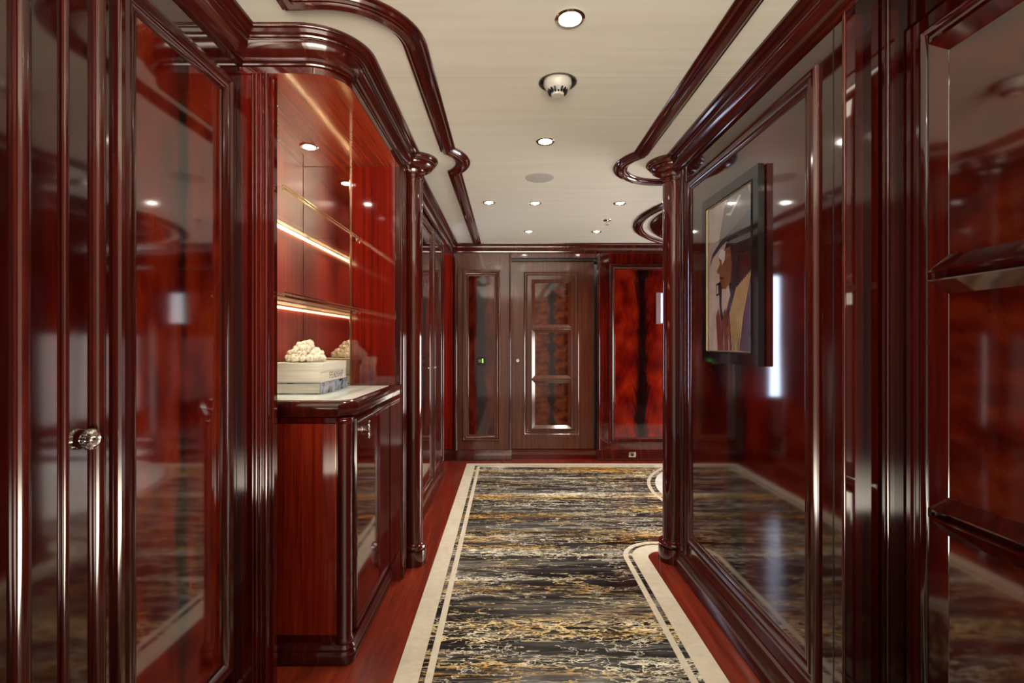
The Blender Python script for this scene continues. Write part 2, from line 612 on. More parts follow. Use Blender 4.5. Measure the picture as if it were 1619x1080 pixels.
es = loop(bm, [(-1.6, Y0), (3.5, Y0), (3.5, 5.1), (-1.6, 5.1)], CEIL)
for x, y, r in holes:
    es += loop(bm, [(x + r * math.cos(2 * PI * k / 40), y + r * math.sin(2 * PI * k / 40)) for k in range(40)], CEIL)
bmesh.ops.triangle_fill(bm, use_beauty=True, use_dissolve=False, edges=es)
for f in bm.faces[:]:
    c = f.calc_center_median()
    if any((c.x - x) ** 2 + (c.y - y) ** 2 < (r * 0.9) ** 2 for x, y, r in holes):
        bm.faces.remove(f)
ceil = struct('ceiling', bm, CEILM, 'cream white-washed veneer ceiling', 'ceiling', smooth=0)

# crown cornice
CROWN = [(-0.002, -0.090), (0.010, -0.090), (0.012, -0.086), (0.010, -0.081), (0.018, -0.080), (0.020, -0.072), (0.030, -0.067), (0.042, -0.054),
         (0.050, -0.036), (0.051, -0.029), (0.058, -0.029), (0.060, -0.025), (0.058, -0.020), (0.066, -0.019), (0.071, -0.011), (0.080, -0.010), (0.082, -0.006), (0.082, 0.0)]
crownp = [(o, CEIL + z) for o, z in CROWN]
CYL, CYR = 2.62, 2.66
CXL, CXR = -0.500, 0.893
bm = bmesh.new()
FAS = [(LW, 1.57), (-0.64, 1.57)] + arc(-0.64, 1.68, 0.11, -90, 0, 12) + [(-0.53, 2.66)]
sweep(bm, [(LW, Y0)] + FAS, crownp)
struct('trim_1', bm, TRIMM, 'mahogany crown cornice over the left wall and display niche', 'cornice')
bm = bmesh.new()
sweep(bm, [(-0.57, 2.60), (-0.57, 4.31), (-0.57, BACK), (3.3, BACK)], crownp)
struct('trim_2', bm, TRIMM, 'mahogany crown cornice over the cupboards and end wall', 'cornice')
bm = bmesh.new()
sweep(bm, [(3.3, 2.62), (RW, 2.62), (RW, Y0)], crownp)
struct('trim_3', bm, TRIMM, 'mahogany crown cornice over the right wall', 'cornice')
# ceiling bands
BAND = [(0.0, 0.001), (0.0, -0.008), (0.003, -0.011), (0.010, -0.011), (0.012, -0.017), (0.020, -0.026), (0.034, -0.031), (0.046, -0.026), (0.047, -0.020),
        (0.054, -0.020), (0.055, -0.014), (0.063, -0.015), (0.067, -0.008), (0.075, -0.008), (0.078, -0.005), (0.078, 0.001)]


def bandp(sgn):
    return [(o * sgn, CEIL + z) for o, z in BAND]


def jog(cx, cy, r, x, sgn):
    """arc around a column between the two points where it meets the line X = x"""
    dx = x - cx
    a = math.degrees(math.acos(abs(dx) / r))
    if sgn > 0:
        return arc(cx, cy, r, -a, a, 20)
    return arc(cx, cy, r, 180 + a, 90, 26)


left_band = [(-0.65, Y0), (-0.65, 1.42), (-0.52, 1.42)] + arc(-0.52, 1.60, 0.18, -90, 0, 14) + jog(CXL, 2.63, 0.22, -0.34, 1) + [(-0.34, 4.84)]
struct('trim_4', sweep(bmesh.new(), left_band, bandp(1)), TRIMM, 'dark mahogany ceiling band bowing around the left column', 'moulding')
right_band = [(0.718, Y0)] + jog(CXR, 2.69, 0.235, 0.718, -1) + [(3.3, 2.925)]
struct('trim_5', sweep(bmesh.new(), right_band, bandp(-1)), TRIMM, 'dark mahogany ceiling band bowing around the right column', 'moulding')
struct('trim_6', sweep(bmesh.new(), arc(DC[0], DC[1], 1.145, 123, 245, 60), bandp(1)), TRIMM,
       'curved mahogany ceiling band around the round enclosure', 'moulding')

# ------------------------------------------------------------------ panel profile used on the walls
PANEL = [(0.0, 0.0), (0.001, 0.008), (0.006, 0.014), (0.014, 0.015), (0.019, 0.009), (0.024, 0.008), (0.030, 0.013), (0.036, 0.012),
         (0.048, 0.004), (0.052, 0.006), (0.060, 0.005), (0.064, 0.0)]
BEVEL = [(0.0, 0.0), (0.0, 0.020), (0.004, 0.021), (0.036, 0.003), (0.038, 0.0)]


def wall_panel(parent, O, U, V, N, w, h, mat, prof=PANEL, bname='panel_frame', pname='veneer_panel', fm=None):
    ins = prof[-1][0]
    obj(pname, slab(bmesh.new(), O, U, V, N, ins - 0.006, w - ins + 0.006, ins - 0.006, h - ins + 0.006, -0.004, 0.0016), mat, parent)
    return obj(bname, frame(bmesh.new(), O, U, V, N, w, h, prof), fm or TRIMM, parent, smooth=8 if prof is BEVEL else 35)


# ------------------------------------------------------------------ left wall (near)
wl = struct('wall_left', B(-1.15, LW, Y0, 1.57, 0, CEIL), SIDEM, 'glossy mahogany wall left of the camera')
wall_panel(wl, (LW, 1.062, 0.165), (0, 1, 0), (0, 0, 1), (1, 0, 0), 0.452, 1.815, FLAME_Y)
st = bmesh.new()
for yc, r in ((0.858, 0.013), (0.943, 0.006), (1.020, 0.012)):
    lathe(st, LW + 0.004, yc, [(r, 0.0), (r, CEIL - 0.085)], 20)
obj('astragal', st, TRIMM, wl)
wall_panel(wl, (LW, 0.20, 0.165), (0, 1, 0), (0, 0, 1), (1, 0, 0), 0.60, 1.815, FLAME_Y2)
obj('panel_seam', B(LW - 0.01, LW + 0.0008, 1.543, 1.547, 0.12, CEIL - 0.09), BLACKP, wl)
kn = thing('door_knob', 'small round ribbed chrome knob on the near left wall door', 'knob', (LW, 0.990, 0.980))
km = bmesh.new()
lathe(km, 0, 0, [(0.013, 0.0), (0.012, 0.005), (0.018, 0.008), (0.0195, 0.014), (0.0185, 0.019), (0.014, 0.022), (0.012, 0.019), (0.008, 0.019), (0.006, 0.022), (0.001, 0.024)], 32)
bmesh.ops.rotate(km, verts=km.verts[:], cent=(0, 0, 0), matrix=Matrix.Rotation(PI / 2, 3, 'Y'))
bmesh.ops.translate(km, verts=km.verts[:], vec=(LW, 0.990, 0.980))
obj('knob_head', km, CHROME, kn)
km = bmesh.new()
for k in range(20):
    a = 2 * PI * k / 20
    tube(km, [(LW + 0.008, 0.990 + 0.0192 * math.cos(a), 0.980 + 0.0192 * math.sin(a)), (LW + 0.017, 0.990 + 0.0192 * math.cos(a), 0.980 + 0.0192 * math.sin(a))], 0.0018, 6)
obj('knob_ribs', km, CHROME, kn)
BASEP = [(-0.002, 0.0), (0.030, 0.0), (0.030, 0.050), (0.024, 0.060), (0.022, 0.075), (0.014, 0.088), (0.010, 0.100), (-0.002, 0.106)]
struct('baseboard_left', sweep(bmesh.new(), [(LW, Y0), (LW, 1.568)], BASEP), TRIMM, 'mahogany baseboard on the near left wall', 'baseboard')

# pilaster between the wall and the niche
bm = bmesh.new()
box(bm, -1.02, -0.762, 1.57, 1.604, 0, 2.045)
box(bm, -0.765, -0.750, 1.582, 1.604, 0, 2.045)
for xc, r in ((-0.812, 0.0045), (-0.800, 0.006), (-0.786, 0.0045), (-0.768, 0.008)):
    lathe(bm, xc, 1.571, [(r, 0.02), (r, 2.035)], 14)
struct('trim_7', bm, MAH, 'reeded mahogany pilaster at the near side of the display niche', 'pilaster')

# ------------------------------------------------------------------ niche shell
NX = -1.00
bm = bmesh.new()
box(bm, -1.15, NX, 1.57, 2.42, 0, CEIL)
nb = struct('wall_niche_back', bm, NICHE, 'red striped back wall of the lit display niche')
bm = bmesh.new()
box(bm, -1.15, -0.53, 2.42, 2.60, 0, CEIL)
nf = struct('wall_niche_end', bm, NSIDE, 'glossy red far side of the display niche')
obj('edge_moulding', B(-0.552, -0.524, 2.407, 2.43, 0.962, 2.035, bev=0.006), TRIMM, nf)
# canopy body over the niche
can = [(-1.0, 1.57), (-0.64, 1.57)] + arc(-0.64, 1.68, 0.11, -90, 0, 12) + [(-0.53, 2.60), (-1.0, 2.60)]
holes = [(-0.87, 2.16, 0.030), (-0.87, 1.775, 0.030)]
bm = bmesh.new()
es = loop(bm, can, 2.03)
for x, y, r in holes:
    es += loop(bm, [(x + r * math.cos(2 * PI * k / 32), y + r * math.sin(2 * PI * k / 32)) for k in range(32)], 2.03)
bmesh.ops.triangle_fill(bm, use_beauty=True, use_dissolve=False, edges=es)
for f in bm.faces[:]:
    c = f.calc_center_median()
    if any((c.x - x) ** 2 + (c.y - y) ** 2 < (r * 0.9) ** 2 for x, y, r in holes):
        bm.faces.remove(f)
cano = struct('ceiling_niche', bm, SOFF, 'glossy orange red soffit of the display niche', 'ceiling', smooth=0)
obj('fascia', sweep(bmesh.new(), can[:-1], [(0.0, 2.03), (0.006, 2.026), (0.008, 2.045), (0.0, 2.05), (0.0, CEIL)]), MAHX, cano)

mir = thing('wall_mirror', 'tall bronze mirror sheet at the back corner of the display niche', 'mirror', (-0.884, 2.418, 0.962))
obj('mirror_glass', B(-0.998, -0.772, 2.410, 2.419, 0.963, 2.028), BRONZE, mir)
obj('mirror_edge', B(-0.774, -0.770, 2.407, 2.419, 0.963, 2.028), BRASS, mir)

# ------------------------------------------------------------------ console cabinet
CF, CN, CE = -0.578, 1.80, 2.49
cab = thing('display_cabinet', 'glossy mahogany cabinet with rounded corner posts under the white stone top', 'cabinet', (-0.78, 2.14, 0.0))
obj('body', B(NX + 0.004, CF - 0.012, CN + 0.012, 2.415, 0.07, 0.895), MAH, cab)
obj('end_panel', B(-0.97, CF - 0.050, CN + 0.004, CN + 0.014, 0.10, 0.875, bev=0.003), mahogany('warm_mahogany', dark=(0.07, 0.005, 0.003), mid=(0.17, 0.012, 0.005), light=(0.26, 0.027, 0.009)), cab)
bm = bmesh.new()
PW = [(NX + 0.004, CN - 0.018), (CF - 0.03, CN - 0.018)] + arc(CF - 0.025, CN + 0.025, 0.043, -90, 0, 8) + [(CF + 0.018, CE)]
sweep(bm, PW, [(-0.035, 0.0), (-0.006, 0.0), (0.0, 0.012), (0.0, 0.040), (-0.005, 0.048), (-0.004, 0.058), (-0.012, 0.070), (-0.035, 0.072)])
obj('plinth', bm, TRIMM, cab)
for (x, y, r) in ((CF - 0.024, CN + 0.024, 0.026), (CF - 0.016, 2.465, 0.018)):
    obj('corner_post', lathe(bmesh.new(), x, y, [(r + 0.006, 0.07), (r + 0.006, 0.085), (r, 0.095), (r, 0.875), (r + 0.004, 0.880), (r + 0.006, 0.890), (r + 0.004, 0.898)], 40), COLM, cab)
dr = obj('door', B(CF - 0.014, CF, 1.868, 2.435, 0.085, 0.885, bev=0.003), MAH, cab)
obj('door_frame', frame(bmesh.new(), (CF, 1.868, 0.085), (0, 1, 0), (0, 0, 1), (1, 0, 0), 0.567, 0.80,
                        [(0.002, 0.0), (0.003, 0.005), (0.010, 0.006), (0.016, 0.002), (0.022, 0.002), (0.026, 0.0)]), TRIMM, dr)
hm = bmesh.new()
tube(hm, [(CF, 1.955, 0.828), (CF + 0.026, 1.955, 0.828)], 0.0055, 14)
tube(hm, [(CF, 1.955, 0.828), (CF + 0.003, 1.955, 0.828)], 0.011, 18)
tube(hm, [(CF + 0.027, 1.955, 0.792), (CF + 0.027, 1.955, 0.796), (CF + 0.027, 1.955, 0.800), (CF + 0.027, 1.955, 0.822), (CF + 0.027, 1.955, 0.828), (CF + 0.027, 1.955, 0.834),
          (CF + 0.027, 1.955, 0.856), (CF + 0.027, 1.955, 0.860), (CF + 0.027, 1.955, 0.864)], [0.003, 0.006, 0.0035, 0.0042, 0.0075, 0.0042, 0.0035, 0.006, 0.003], 14)
obj('handle', hm, CHROME, dr)

ct = thing('counter_top', 'white stone counter with a dark mahogany moulded edge on the cabinet', 'counter', (-0.78, 2.1, 0.898))
EDG = [(NX + 0.004, CN - 0.020), (CF - 0.035, CN - 0.020), (CF + 0.020, CN + 0.035), (CF + 0.020, 2.415)]
obj('edge_moulding', sweep(bmesh.new(), EDG, [(-0.05, 0.899), (-0.020, 0.899), (-0.010, 0.903), (-0.006, 0.914), (0.0, 0.922), (0.004, 0.934), (0.002, 0.950), (-0.006, 0.959), (-0.020, 0.960), (-0.05, 0.960)]), TRIMM, ct)
obj('stone_top', prism(bmesh.new(), [(NX + 0.004, CN + 0.003), (CF - 0.045, CN + 0.003), (CF - 0.003, CN + 0.045), (CF - 0.003, 2.405), (NX + 0.004, 2.405)], 0.905, 0.9615), STONEW, ct)

# glass shelves
for z, lab in ((1.675, 'upper glass shelf with brass rail and warm light strip in niche'), (1.325, 'lower glass shelf with brass rail and warm light strip in niche')):
    sh = thing('glass_shelf', lab, 'shelf', (-0.86, 2.0, z), 'glass shelves in the display niche')
    obj('glass_pane', B(-0.985, -0.738, 1.612, 2.405, z, z + 0.010), GLASS, sh)
    bm = bmesh.new()
    box(bm, -0.738, -0.728, 1.612, 2.408, z - 0.004, z + 0.003)
    box(bm, -0.738, -0.730, 1.612, 2.408, z + 0.010, z + 0.014)
    obj('front_rail', bm, BRASS, sh)
    obj('light_strip', B(-0.999, -0.986, 1.612, 2.408, z - 0.004, z + 0.006), LED, sh)
    obj('bracket', B(-0.75, -0.735, 2.385, 2.408, z - 0.014, z - 0.0045), CHROME, sh)

# books and coral
PAPER = None


def page_mat():
    m, nt, b = new_mat('page_edges')
    n = noise_tex(nt, coords(nt, 'Object', (1, 1, 420)), 1.0, 2)
    nt.links.new(ramp(nt, n, [(0.3, (0.55, 0.52, 0.46)), (0.6, (0.78, 0.75, 0.68))]), b.inputs['Base Color'])
    b.inputs['Roughness'].default_value = 0.6
    return m


PAGES = page_mat()
CREAM = plain('cream_cover', (0.66, 0.62, 0.54), 0.4)
m_, nt, b = new_mat('blue_grey_printed_cover')
n = noise_tex(nt, coords(nt, 'Object', (9, 9, 14)), 1.4, 4, 0.6, 1.2)
nt.links.new(ramp(nt, n, [(0.38, (0.02, 0.025, 0.035)), (0.45, (0.16, 0.20, 0.27)), (0.58, (0.30, 0.34, 0.42)), (0.68, (0.45, 0.38, 0.40))]), b.inputs['Base Color'])
b.inputs['Roughness'].default_value = 0.25
BLUEC = m_
INK = plain('black_ink', (0.02, 0.02, 0.02), 0.5)


def book(x0, x1, y0, y1, z0, z1, cov, label, rot=0.0):
    t = thing('book', label, 'book', ((x0 + x1) / 2, (y0 + y1) / 2, z0), 'stacked books on the counter')
    th = 0.0035
    bm = bmesh.new()
    box(bm, x0, x1, y0, y1, z0, z0 + th)
    box(bm, x0, x1, y0, y1, z1 - th, z1)
    box(bm, x1 - th, x1, y0, y1, z0 + th, z1 - th)
    obj('cover', bm, cov, t)
    bm = bmesh.new()
    box(bm, x0 + 0.006, x1 - th, y0 + 0.006, y1 - 0.006, z0 + th, z1 - th)
    obj('pages', bm, PAGES, t)
    t.rotation_euler = (0, 0, rot)
    return t


zc = 0.9618
book(-0.975, -0.757, 1.995, 2.325, zc, zc + 0.046, BLUEC, 'thick book with blue grey printed spine, bottom of the stack')
b2 = book(-0.975, -0.760, 2.000, 2.315, zc + 0.0465, zc + 0.094, CREAM, 'cream book with black spine lettering, middle of the stack')
book(-0.975, -0.752, 2.005, 2.295, zc + 0.0945, zc + 0.126, CREAM, 'thinner plain cream book, top of the stack')


def stroke_letters(text, x, y0, z0, h, w, gap, t, parent, mat, name='lettering'):
    """simple stroke capitals on a face that looks towards +X; text runs towards +Y"""
    G = {'F': [((0, 0), (0, 1)), ((0, 1), (1, 1)), ((0, .52), (.8, .52))],
         'E': [((0, 0), (0, 1)), ((0, 1), (1, 1)), ((0, .52), (.8, .52)), ((0, 0), (1, 0))],
         'A': [((0, 0), (.5, 1)), ((.5, 1), (1, 0)), ((.22, .4), (.78, .4))],
         'D': [((0, 0), (0, 1)), ((0, 1), (.65, 1)), ((.65, 1), (1, .7)), ((1, .7), (1, .3)), ((1, .3), (.65, 0)), ((.65, 0), (0, 0))],
         'S': [((1, .92), (.5, 1)), ((.5, 1), (0, .78)), ((0, .78), (.15, .55)), ((.15, .55), (.85, .45)), ((.85, .45), (1, .2)), ((1, .2), (.5, 0)), ((.5, 0), (0, .08))],
         'H': [((0, 0), (0, 1)), ((1, 0), (1, 1)), ((0, .5), (1, .5))],
         'I': [((.5, 0), (.5, 1))],
         'P': [((0, 0), (0, 1)), ((0, 1), (.8, 1)), ((.8, 1), (1, .78)), ((1, .78), (.8, .5)), ((.8, .5), (0, .5))]}
    bm = bmesh.new()
    y = y0
    for ch in text:
        ww = w * (0.35 if ch == 'I' else 1)
        for (a, b_) in G[ch]:
            p = Vector((0, y + a[0] * ww, z0 + a[1] * h))
            q = Vector((0, y + b_[0] * ww, z0 + b_[1] * h))
            d = (q - p).normalized() * t * 0.5
            nn = Vector((0, -d.z, d.y))
            p, q = p - d, q + d
            vs = []
            for xx in (x - 0.0003, x + 0.0004):
                vs.append([bm.verts.new((xx, c.y, c.z)) for c in (p + nn, q + nn, q - nn, p - nn)])
            bm.faces.new(vs[0])
            bm.faces.new(vs[1])
            for k in range(4):
                bm.faces.new((vs[0][k], vs[0][(k + 1) % 4], vs[1][(k + 1) % 4], vs[1][k]))
        y += ww + gap
    return obj(name, bm, mat, parent, smooth=0)


stroke_letters('FEADSHIP', -0.760, 2.105, zc + 0.0465 + 0.012, 0.024, 0.0155, 0.0075, 0.0028, b2, INK)

# coral: knobbly lobes on short stems, one mesh
bm = bmesh.new()
rr = random.Random(3)
cx, cy, cz = -0.868, 2.12, zc + 0.1265
lobes = []
for ring_r, cnt, zh, rad in ((0.084, 17, 0.018, 0.019), (0.070, 15, 0.040, 0.019), (0.050, 12, 0.060, 0.019), (0.028, 8, 0.080, 0.019), (0.006, 3, 0.088, 0.018), (0.05, 8, 0.016, 0.03)):
    for k in range(cnt):
        a = 2 * PI * (k + rr.uniform(-0.25, 0.25)) / cnt
        q = ring_r * rr.uniform(0.86, 1.1)
        lobes.append((cx + 0.84 * q * math.cos(a), cy + q * math.sin(a) * 0.7, cz + 0.84 * zh * rr.uniform(0.8, 1.12), 0.78 * rad * rr.uniform(0.75, 1.2)))
for (x, y, z, r) in lobes:
    g = bmesh.ops.create_icosphere(bm, subdivisions=3, radius=r)['verts']
    ax = Vector((x - cx, y - cy, z - cz + 0.03)).normalized()
    for v in g:
        n_ = v.co.normalized()
        k = 1 + 0.30 * noise.noise(n_ * 2.6 + Vector((x, y, z)) * 60) + 0.30 * abs(noise.noise(n_ * 6.0 + Vector((x, y, z)) * 90))
        v.co = v.co * k + ax * max(0, n_.dot(ax)) * r * 0.25 + Vector((x, y, z))
        v.co.z = max(v.co.z, cz)
CORALM, nt, b = new_mat('cream_coral')
n = noise_tex(nt, coords(nt, 'Object'), 160, 3)
nt.links.new(ramp(nt, n, [(0.35, (0.60, 0.50, 0.38)), (0.6, (0.86, 0.80, 0.70))]), b.inputs['Base Color'])
b.inputs['Roughness'].default_value = 0.8
bp = nd(nt, 'ShaderNodeBump')
bp.inputs['Distance'].default_value = 0.002
nt.links.new(n, bp.inputs['Height'])
nt.links.new(bp.outputs[0], b.inputs['Normal'])
tag(obj('coral', bm, CORALM, origin=(cx, cy, cz)), 'knobbly cream white coral lying on the stack of books', 'coral')


# ------------------------------------------------------------------ columns
def column(name, x, y, r, label, grp):
    t = thing(name, label, 'column', (x, y, 0), grp)
    k = r / 0.058
    obj('base', lathe(bmesh.new(), x, y, [(r * 1.38, 0.0), (r * 1.38, 0.070), (r * 1.34, 0.078), (r * 1.16, 0.082), (r * 1.16, 0.086),
                                          (r * 1.36, 0.090), (r * 1.44, 0.098), (r * 1.36, 0.106), (r * 1.12, 0.110), (r * 1.05, 0.116)], 56), COLM, t)
    obj('shaft', lathe(bmesh.new(), x, y, [(r, 0.112), (r, 2.035)], 56), COLM, t)
    q = 1.0 if r < 0.05 else 1.12
    cp = [(r * 1.03, 2.026), (r * 1.10, 2.030), (r * 1.10, 2.035), (r * 1.02, 2.039), (r * 1.02, 2.052), (r * 1.16, 2.055), (r * 1.16, 2.060)]
    cp += [(x_ * q, z_) for x_, z_ in ((0.062, 2.076), (0.082, 2.080), (0.098, 2.090), (0.105, 2.103), (0.106, 2.110), (0.113, 2.111), (0.113, 2.118), (0.119, 2.121), (0.122, 2.128), (0.128, 2.130), (0.128, 2.1395))]
    obj('capital', lathe(bmesh.new(), x, y, cp, 64), TRIMM, t)


column('column', CXL, CYL, 0.047, 'slim round mahogany column at the far corner of the display niche', 'corridor columns')
column('column', CXR, CYR, 0.057, 'thicker round mahogany column at the end of the right wall', 'corridor columns')

# stiles next to the left column
bm = bmesh.new()
box(bm, -0.60, -0.526, 2.435, 2.62, 0.0, 2.045)
for yc, rr0 in ((2.450, 0.012), (2.50, 0.006), (2.53, 0.006)):
    lathe(bm, -0.528, yc, [(rr0, 0.0), (rr0, 2.04)], 16)
struct('trim_8', bm, COLM, 'mahogany stile beside the left column', 'stile')

# ------------------------------------------------------------------ cupboards beyond the left column
CUPX = -0.585
struct('wall_left_far', B(-1.15, CUPX, 2.60, 4.31, 0, CEIL), MAH, 'mahogany wall behind the tall cupboard doors')
for y0, y1, lab in ((2.98, 3.69, 'tall glossy cupboard door nearest the left column'), (3.705, 4.30, 'tall glossy cupboard door furthest along the left wall')):
    t = thing('cupboard', lab, 'cupboard', (CUPX, (y0 + y1) / 2, 0.10), 'tall cupboards beyond the column')
    d = obj('door', B(CUPX, CUPX + 0.018, y0, y1, 0.105, 2.035, bev=0.002), MAH, t)
    wall_panel(d, (CUPX + 0.018, y0 + 0.035, 0.14), (0, 1, 0), (0, 0, 1), (1, 0, 0), y1 - y0 - 0.07, 1.86, FLAME_YR)
    hm = bmesh.new()
    yk = y0 + 0.025 if y0 > 3.6 else y1 - 0.025
    tube(hm, [(CUPX + 0.018, yk, 0.98), (CUPX + 0.032, yk, 0.98), (CUPX + 0.040, yk, 0.98), (CUPX + 0.044, yk, 0.98)], [0.005, 0.005, 0.011, 0.008], 16)
    obj('knob', hm, CHROME, d)
struct('baseboard_left_far', sweep(bmesh.new(), [(CUPX, 2.70), (CUPX, 4.31), (-1.15, 4.31)], BASEP), TRIMM, 'mahogany baseboard under the tall cupboards', 'baseboard')

# side passage at the far left with a daylight window in its end wall
struct('wall_passage', B(-1.62, -1.52, 4.31, BACK, 0, CEIL), NSIDE, 'red wall inside the far left side passage')
# ------------------------------------------------------------------ end wall
bm = bmesh.new()
wx0, wx1, wz0, wz1 = -1.16, -0.80, 0.62, 1.84
box(bm, -1.6, wx0, BACK, 5.05, 0, CEIL)
box(bm, wx1, 0.035, BACK, 5.05, 0, CEIL)
box(bm, wx0, wx1, BACK, 5.05, 0, wz0)
box(bm, wx0, wx1, BACK, 5.05, wz1, CEIL)
box(bm, 0.035, 0.885, BACK, 5.05, 2.005, CEIL)
box(bm, 0.885, 3.4, BACK, 5.05, 0, CEIL)
box(bm, 0.03, 0.89, 5.0, 5.05, 0, CEIL)
box(bm, 0.03, 0.049, 4.94, 5.0, 0, 2.005)
wbk = struct('wall_back', bm, MAH, 'mahogany end wall of the corridor')
w1 = struct('window_1', B(wx0, wx1, 5.03, 5.04, wz0, wz1),
            plain('daylight_pane', (0.8, 0.9, 1.0), 0.3, emit=(0.62, 0.74, 1.0), es=7.0), 'tall narrow daylit window in the side passage', 'window')
bm = bmesh.new()
frame(bm, (wx0 - 0.03, BACK, wz0 - 0.03), (1, 0, 0), (0, 0, 1), (0, -1, 0), wx1 - wx0 + 0.06, wz1 - wz0 + 0.06,
      [(0, 0), (0, 0.012), (0.01, 0.016), (0.03, 0.012), (0.034, 0.0), (0.034, -0.12)])
obj('window_frame', bm, TRIMM, w1)
# narrow left panel
LIGHTM = TRIMM
obj('red_panel', B(-0.79, -0.55, BACK - 0.006, BACK + 0.01, 0.11, 2.05), NSIDE, wbk)
pl = obj('panel_left', B(-0.515, 0.030, BACK - 0.010, BACK + 0.01, 0.03, 2.055), BROWN, wbk)
wall_panel(pl, (-0.452, BACK - 0.010, 0.19), (1, 0, 0), (0, 0, 1), (0, -1, 0), 0.377, 1.695, FLAME_X3, fm=BROWN)
pr = obj('panel_right', B(0.890, 3.3, BACK - 0.010, BACK + 0.01, 0.03, 2.055), MAH, wbk)
wall_panel(pr, (0.998, BACK - 0.010, 0.165), (1, 0, 0), (0, 0, 1), (0, -1, 0), 0.66, 1.785, FLAME_X)
for xq in (1.78, 2.56):
    wall_panel(pr, (xq, BACK - 0.010, 0.165), (1, 0, 0), (0, 0, 1), (0, -1, 0), 0.66, 1.785, FLAME_X)
bm = bmesh.new()
sweep(bm, [(-1.5, BACK - 0.010), (0.035, BACK - 0.010)], BASEP)
sweep(bm, [(0.885, BACK - 0.010), (3.3, BACK - 0.010)], BASEP)
struct('baseboard_back', bm, TRIMM, 'mahogany baseboard of the end wall', 'baseboard')
# stiles left of the narrow panel and around the door
bm = bmesh.new()
lathe(bm, -0.515, BACK - 0.012, [(0.012, 0.10), (0.012, 2.05)], 16)
lathe(bm, 0.020, BACK - 0.014, [(0.008, 0.10), (0.008, 2.05)], 16)
lathe(bm, 0.905, BACK - 0.012, [(0.008, 0.10), (0.008, 2.05)], 16)
obj('stile_bead', bm, TRIMM, wbk)

# end door
DY = 4.95
dx0, dx1 = 0.048, 0.862


def three_panel_door(name, O, U, V, N, w, h, rect, pans, inset, mat, fl_mat, label, stile=0.0):
    O = Vector(O)
    d = struct(name, slab(bmesh.new(), O, U, V, N, 0, w, 0, h, -0.04, 0.0), mat, label, 'door')
    Uv, Vv = Vector(U), Vector(V)
    u0, u1, v0, v1 = rect
    obj('outer_moulding', frame(bmesh.new(), O + Uv * u0 + Vv * v0, U, V, N, u1 - u0, v1 - v0,
                                [(0, 0), (0.001, 0.006), (0.006, 0.009), (0.012, 0.006), (0.016, 0.001), (0.022, 0.0008), (0.026, 0.005), (0.032, 0.004), (0.036, 0.0)]), mat, d)
    for (a, b_, c, e) in pans:
        wall_panel(d, O + Uv * a + Vv * c, U, V, N, b_ - a, e - c, fl_mat, BEVEL, 'bevelled_frame', 'veneer_panel', fm=mat)
    return d


three = [(0.235, 0.641, 1.309, 1.798), (0.235, 0.641, 0.80, 1.303), (0.235, 0.641, 0.30, 0.794)]
d1 = three_panel_door('door_1', (dx0, DY, 0.10), (1, 0, 0), (0, 0, 1), (0, -1, 0), dx1 - dx0, 1.895,
                      (0.159 - dx0, 0.711 - dx0, 0.137, 1.774), [(a - dx0, b_ - dx0, c - 0.10, e - 0.10) for a, b_, c, e in three], 0.036,
                      BROWN, FLAME_X2, 'brown glossy three-panel door in the end wall')
bm = bmesh.new()
tube(bm, [(0.098, DY, 0.985), (0.098, DY - 0.012, 0.985), (0.098, DY - 0.020, 0.985), (0.098, DY - 0.030, 0.985)], [0.008, 0.008, 0.022, 0.016], 24)
obj('knob', bm, CHROME, d1)
bm = bmesh.new()
for xx in (0.868, 0.880):
    lathe(bm, xx, DY - 0.010, [(0.008, 0.10), (0.008, 0.16), (0.006, 0.165), (0.006, 1.94), (0.008, 1.945), (0.008, 1.99)], 16)
obj('hinge_post', bm, BLACKG, d1)
bm = bmesh.new()
box(bm, 0.036, 0.884, DY - 0.02, 5.05, 0.0, 0.095)
obj('threshold', bm, MAHX, d1)
obj('head_rail', B(0.036, 0.884, DY - 0.030, 5.04, 1.975, 2.004, bev=0.003), BLACKG, d1)

# switch plate with green light
sw = thing('alarm_panel', 'small square black wall switch plate with a green mark', 'switch', (-0.262, BACK - 0.0116, 0.937))
ys = BACK - 0.0118
obj('plate', B(-0.305, -0.219, ys - 0.008, ys, 0.937, 1.023, bev=0.002), BLACKP, sw)
bm = bmesh.new()
tube(bm, [(-0.250, ys - 0.0085, 1.000), (-0.250, ys - 0.0095, 1.000)], 0.007, 14)
box(bm, -0.257, -0.243, ys - 0.0092, ys - 0.008, 0.965, 0.992)
obj('green_mark', bm, plain('green_indicator', (0.2, 0.7, 0.05), 0.4, emit=(0.35, 0.9, 0.08), es=0.9), sw)
bm = bmesh.new()
for zz in (0.972, 0.982, 0.992):
    box(bm, -0.292, -0.266, ys - 0.0090, ys - 0.008, zz, zz + 0.003)
obj('printed_lines', bm, plain('pale_print', (0.55, 0.55, 0.5), 0.5), sw)
sk = thing('baseboard_socket', 'small square chrome socket set in the end wall baseboard', 'socket', (1.222, BACK - 0.04, 0.035))
obj('plate', B(1.190, 1.256, BACK - 0.046, BACK - 0.038, 0.035, 0.090, bev=0.002), CHROME, sk)
bm = bmesh.new()
tube(bm, [(1.223, BACK - 0.0465, 0.062), (1.223, BACK - 0.049, 0.062)], 0.014, 18)
obj('socket_hole', bm, BLACKP, sk)
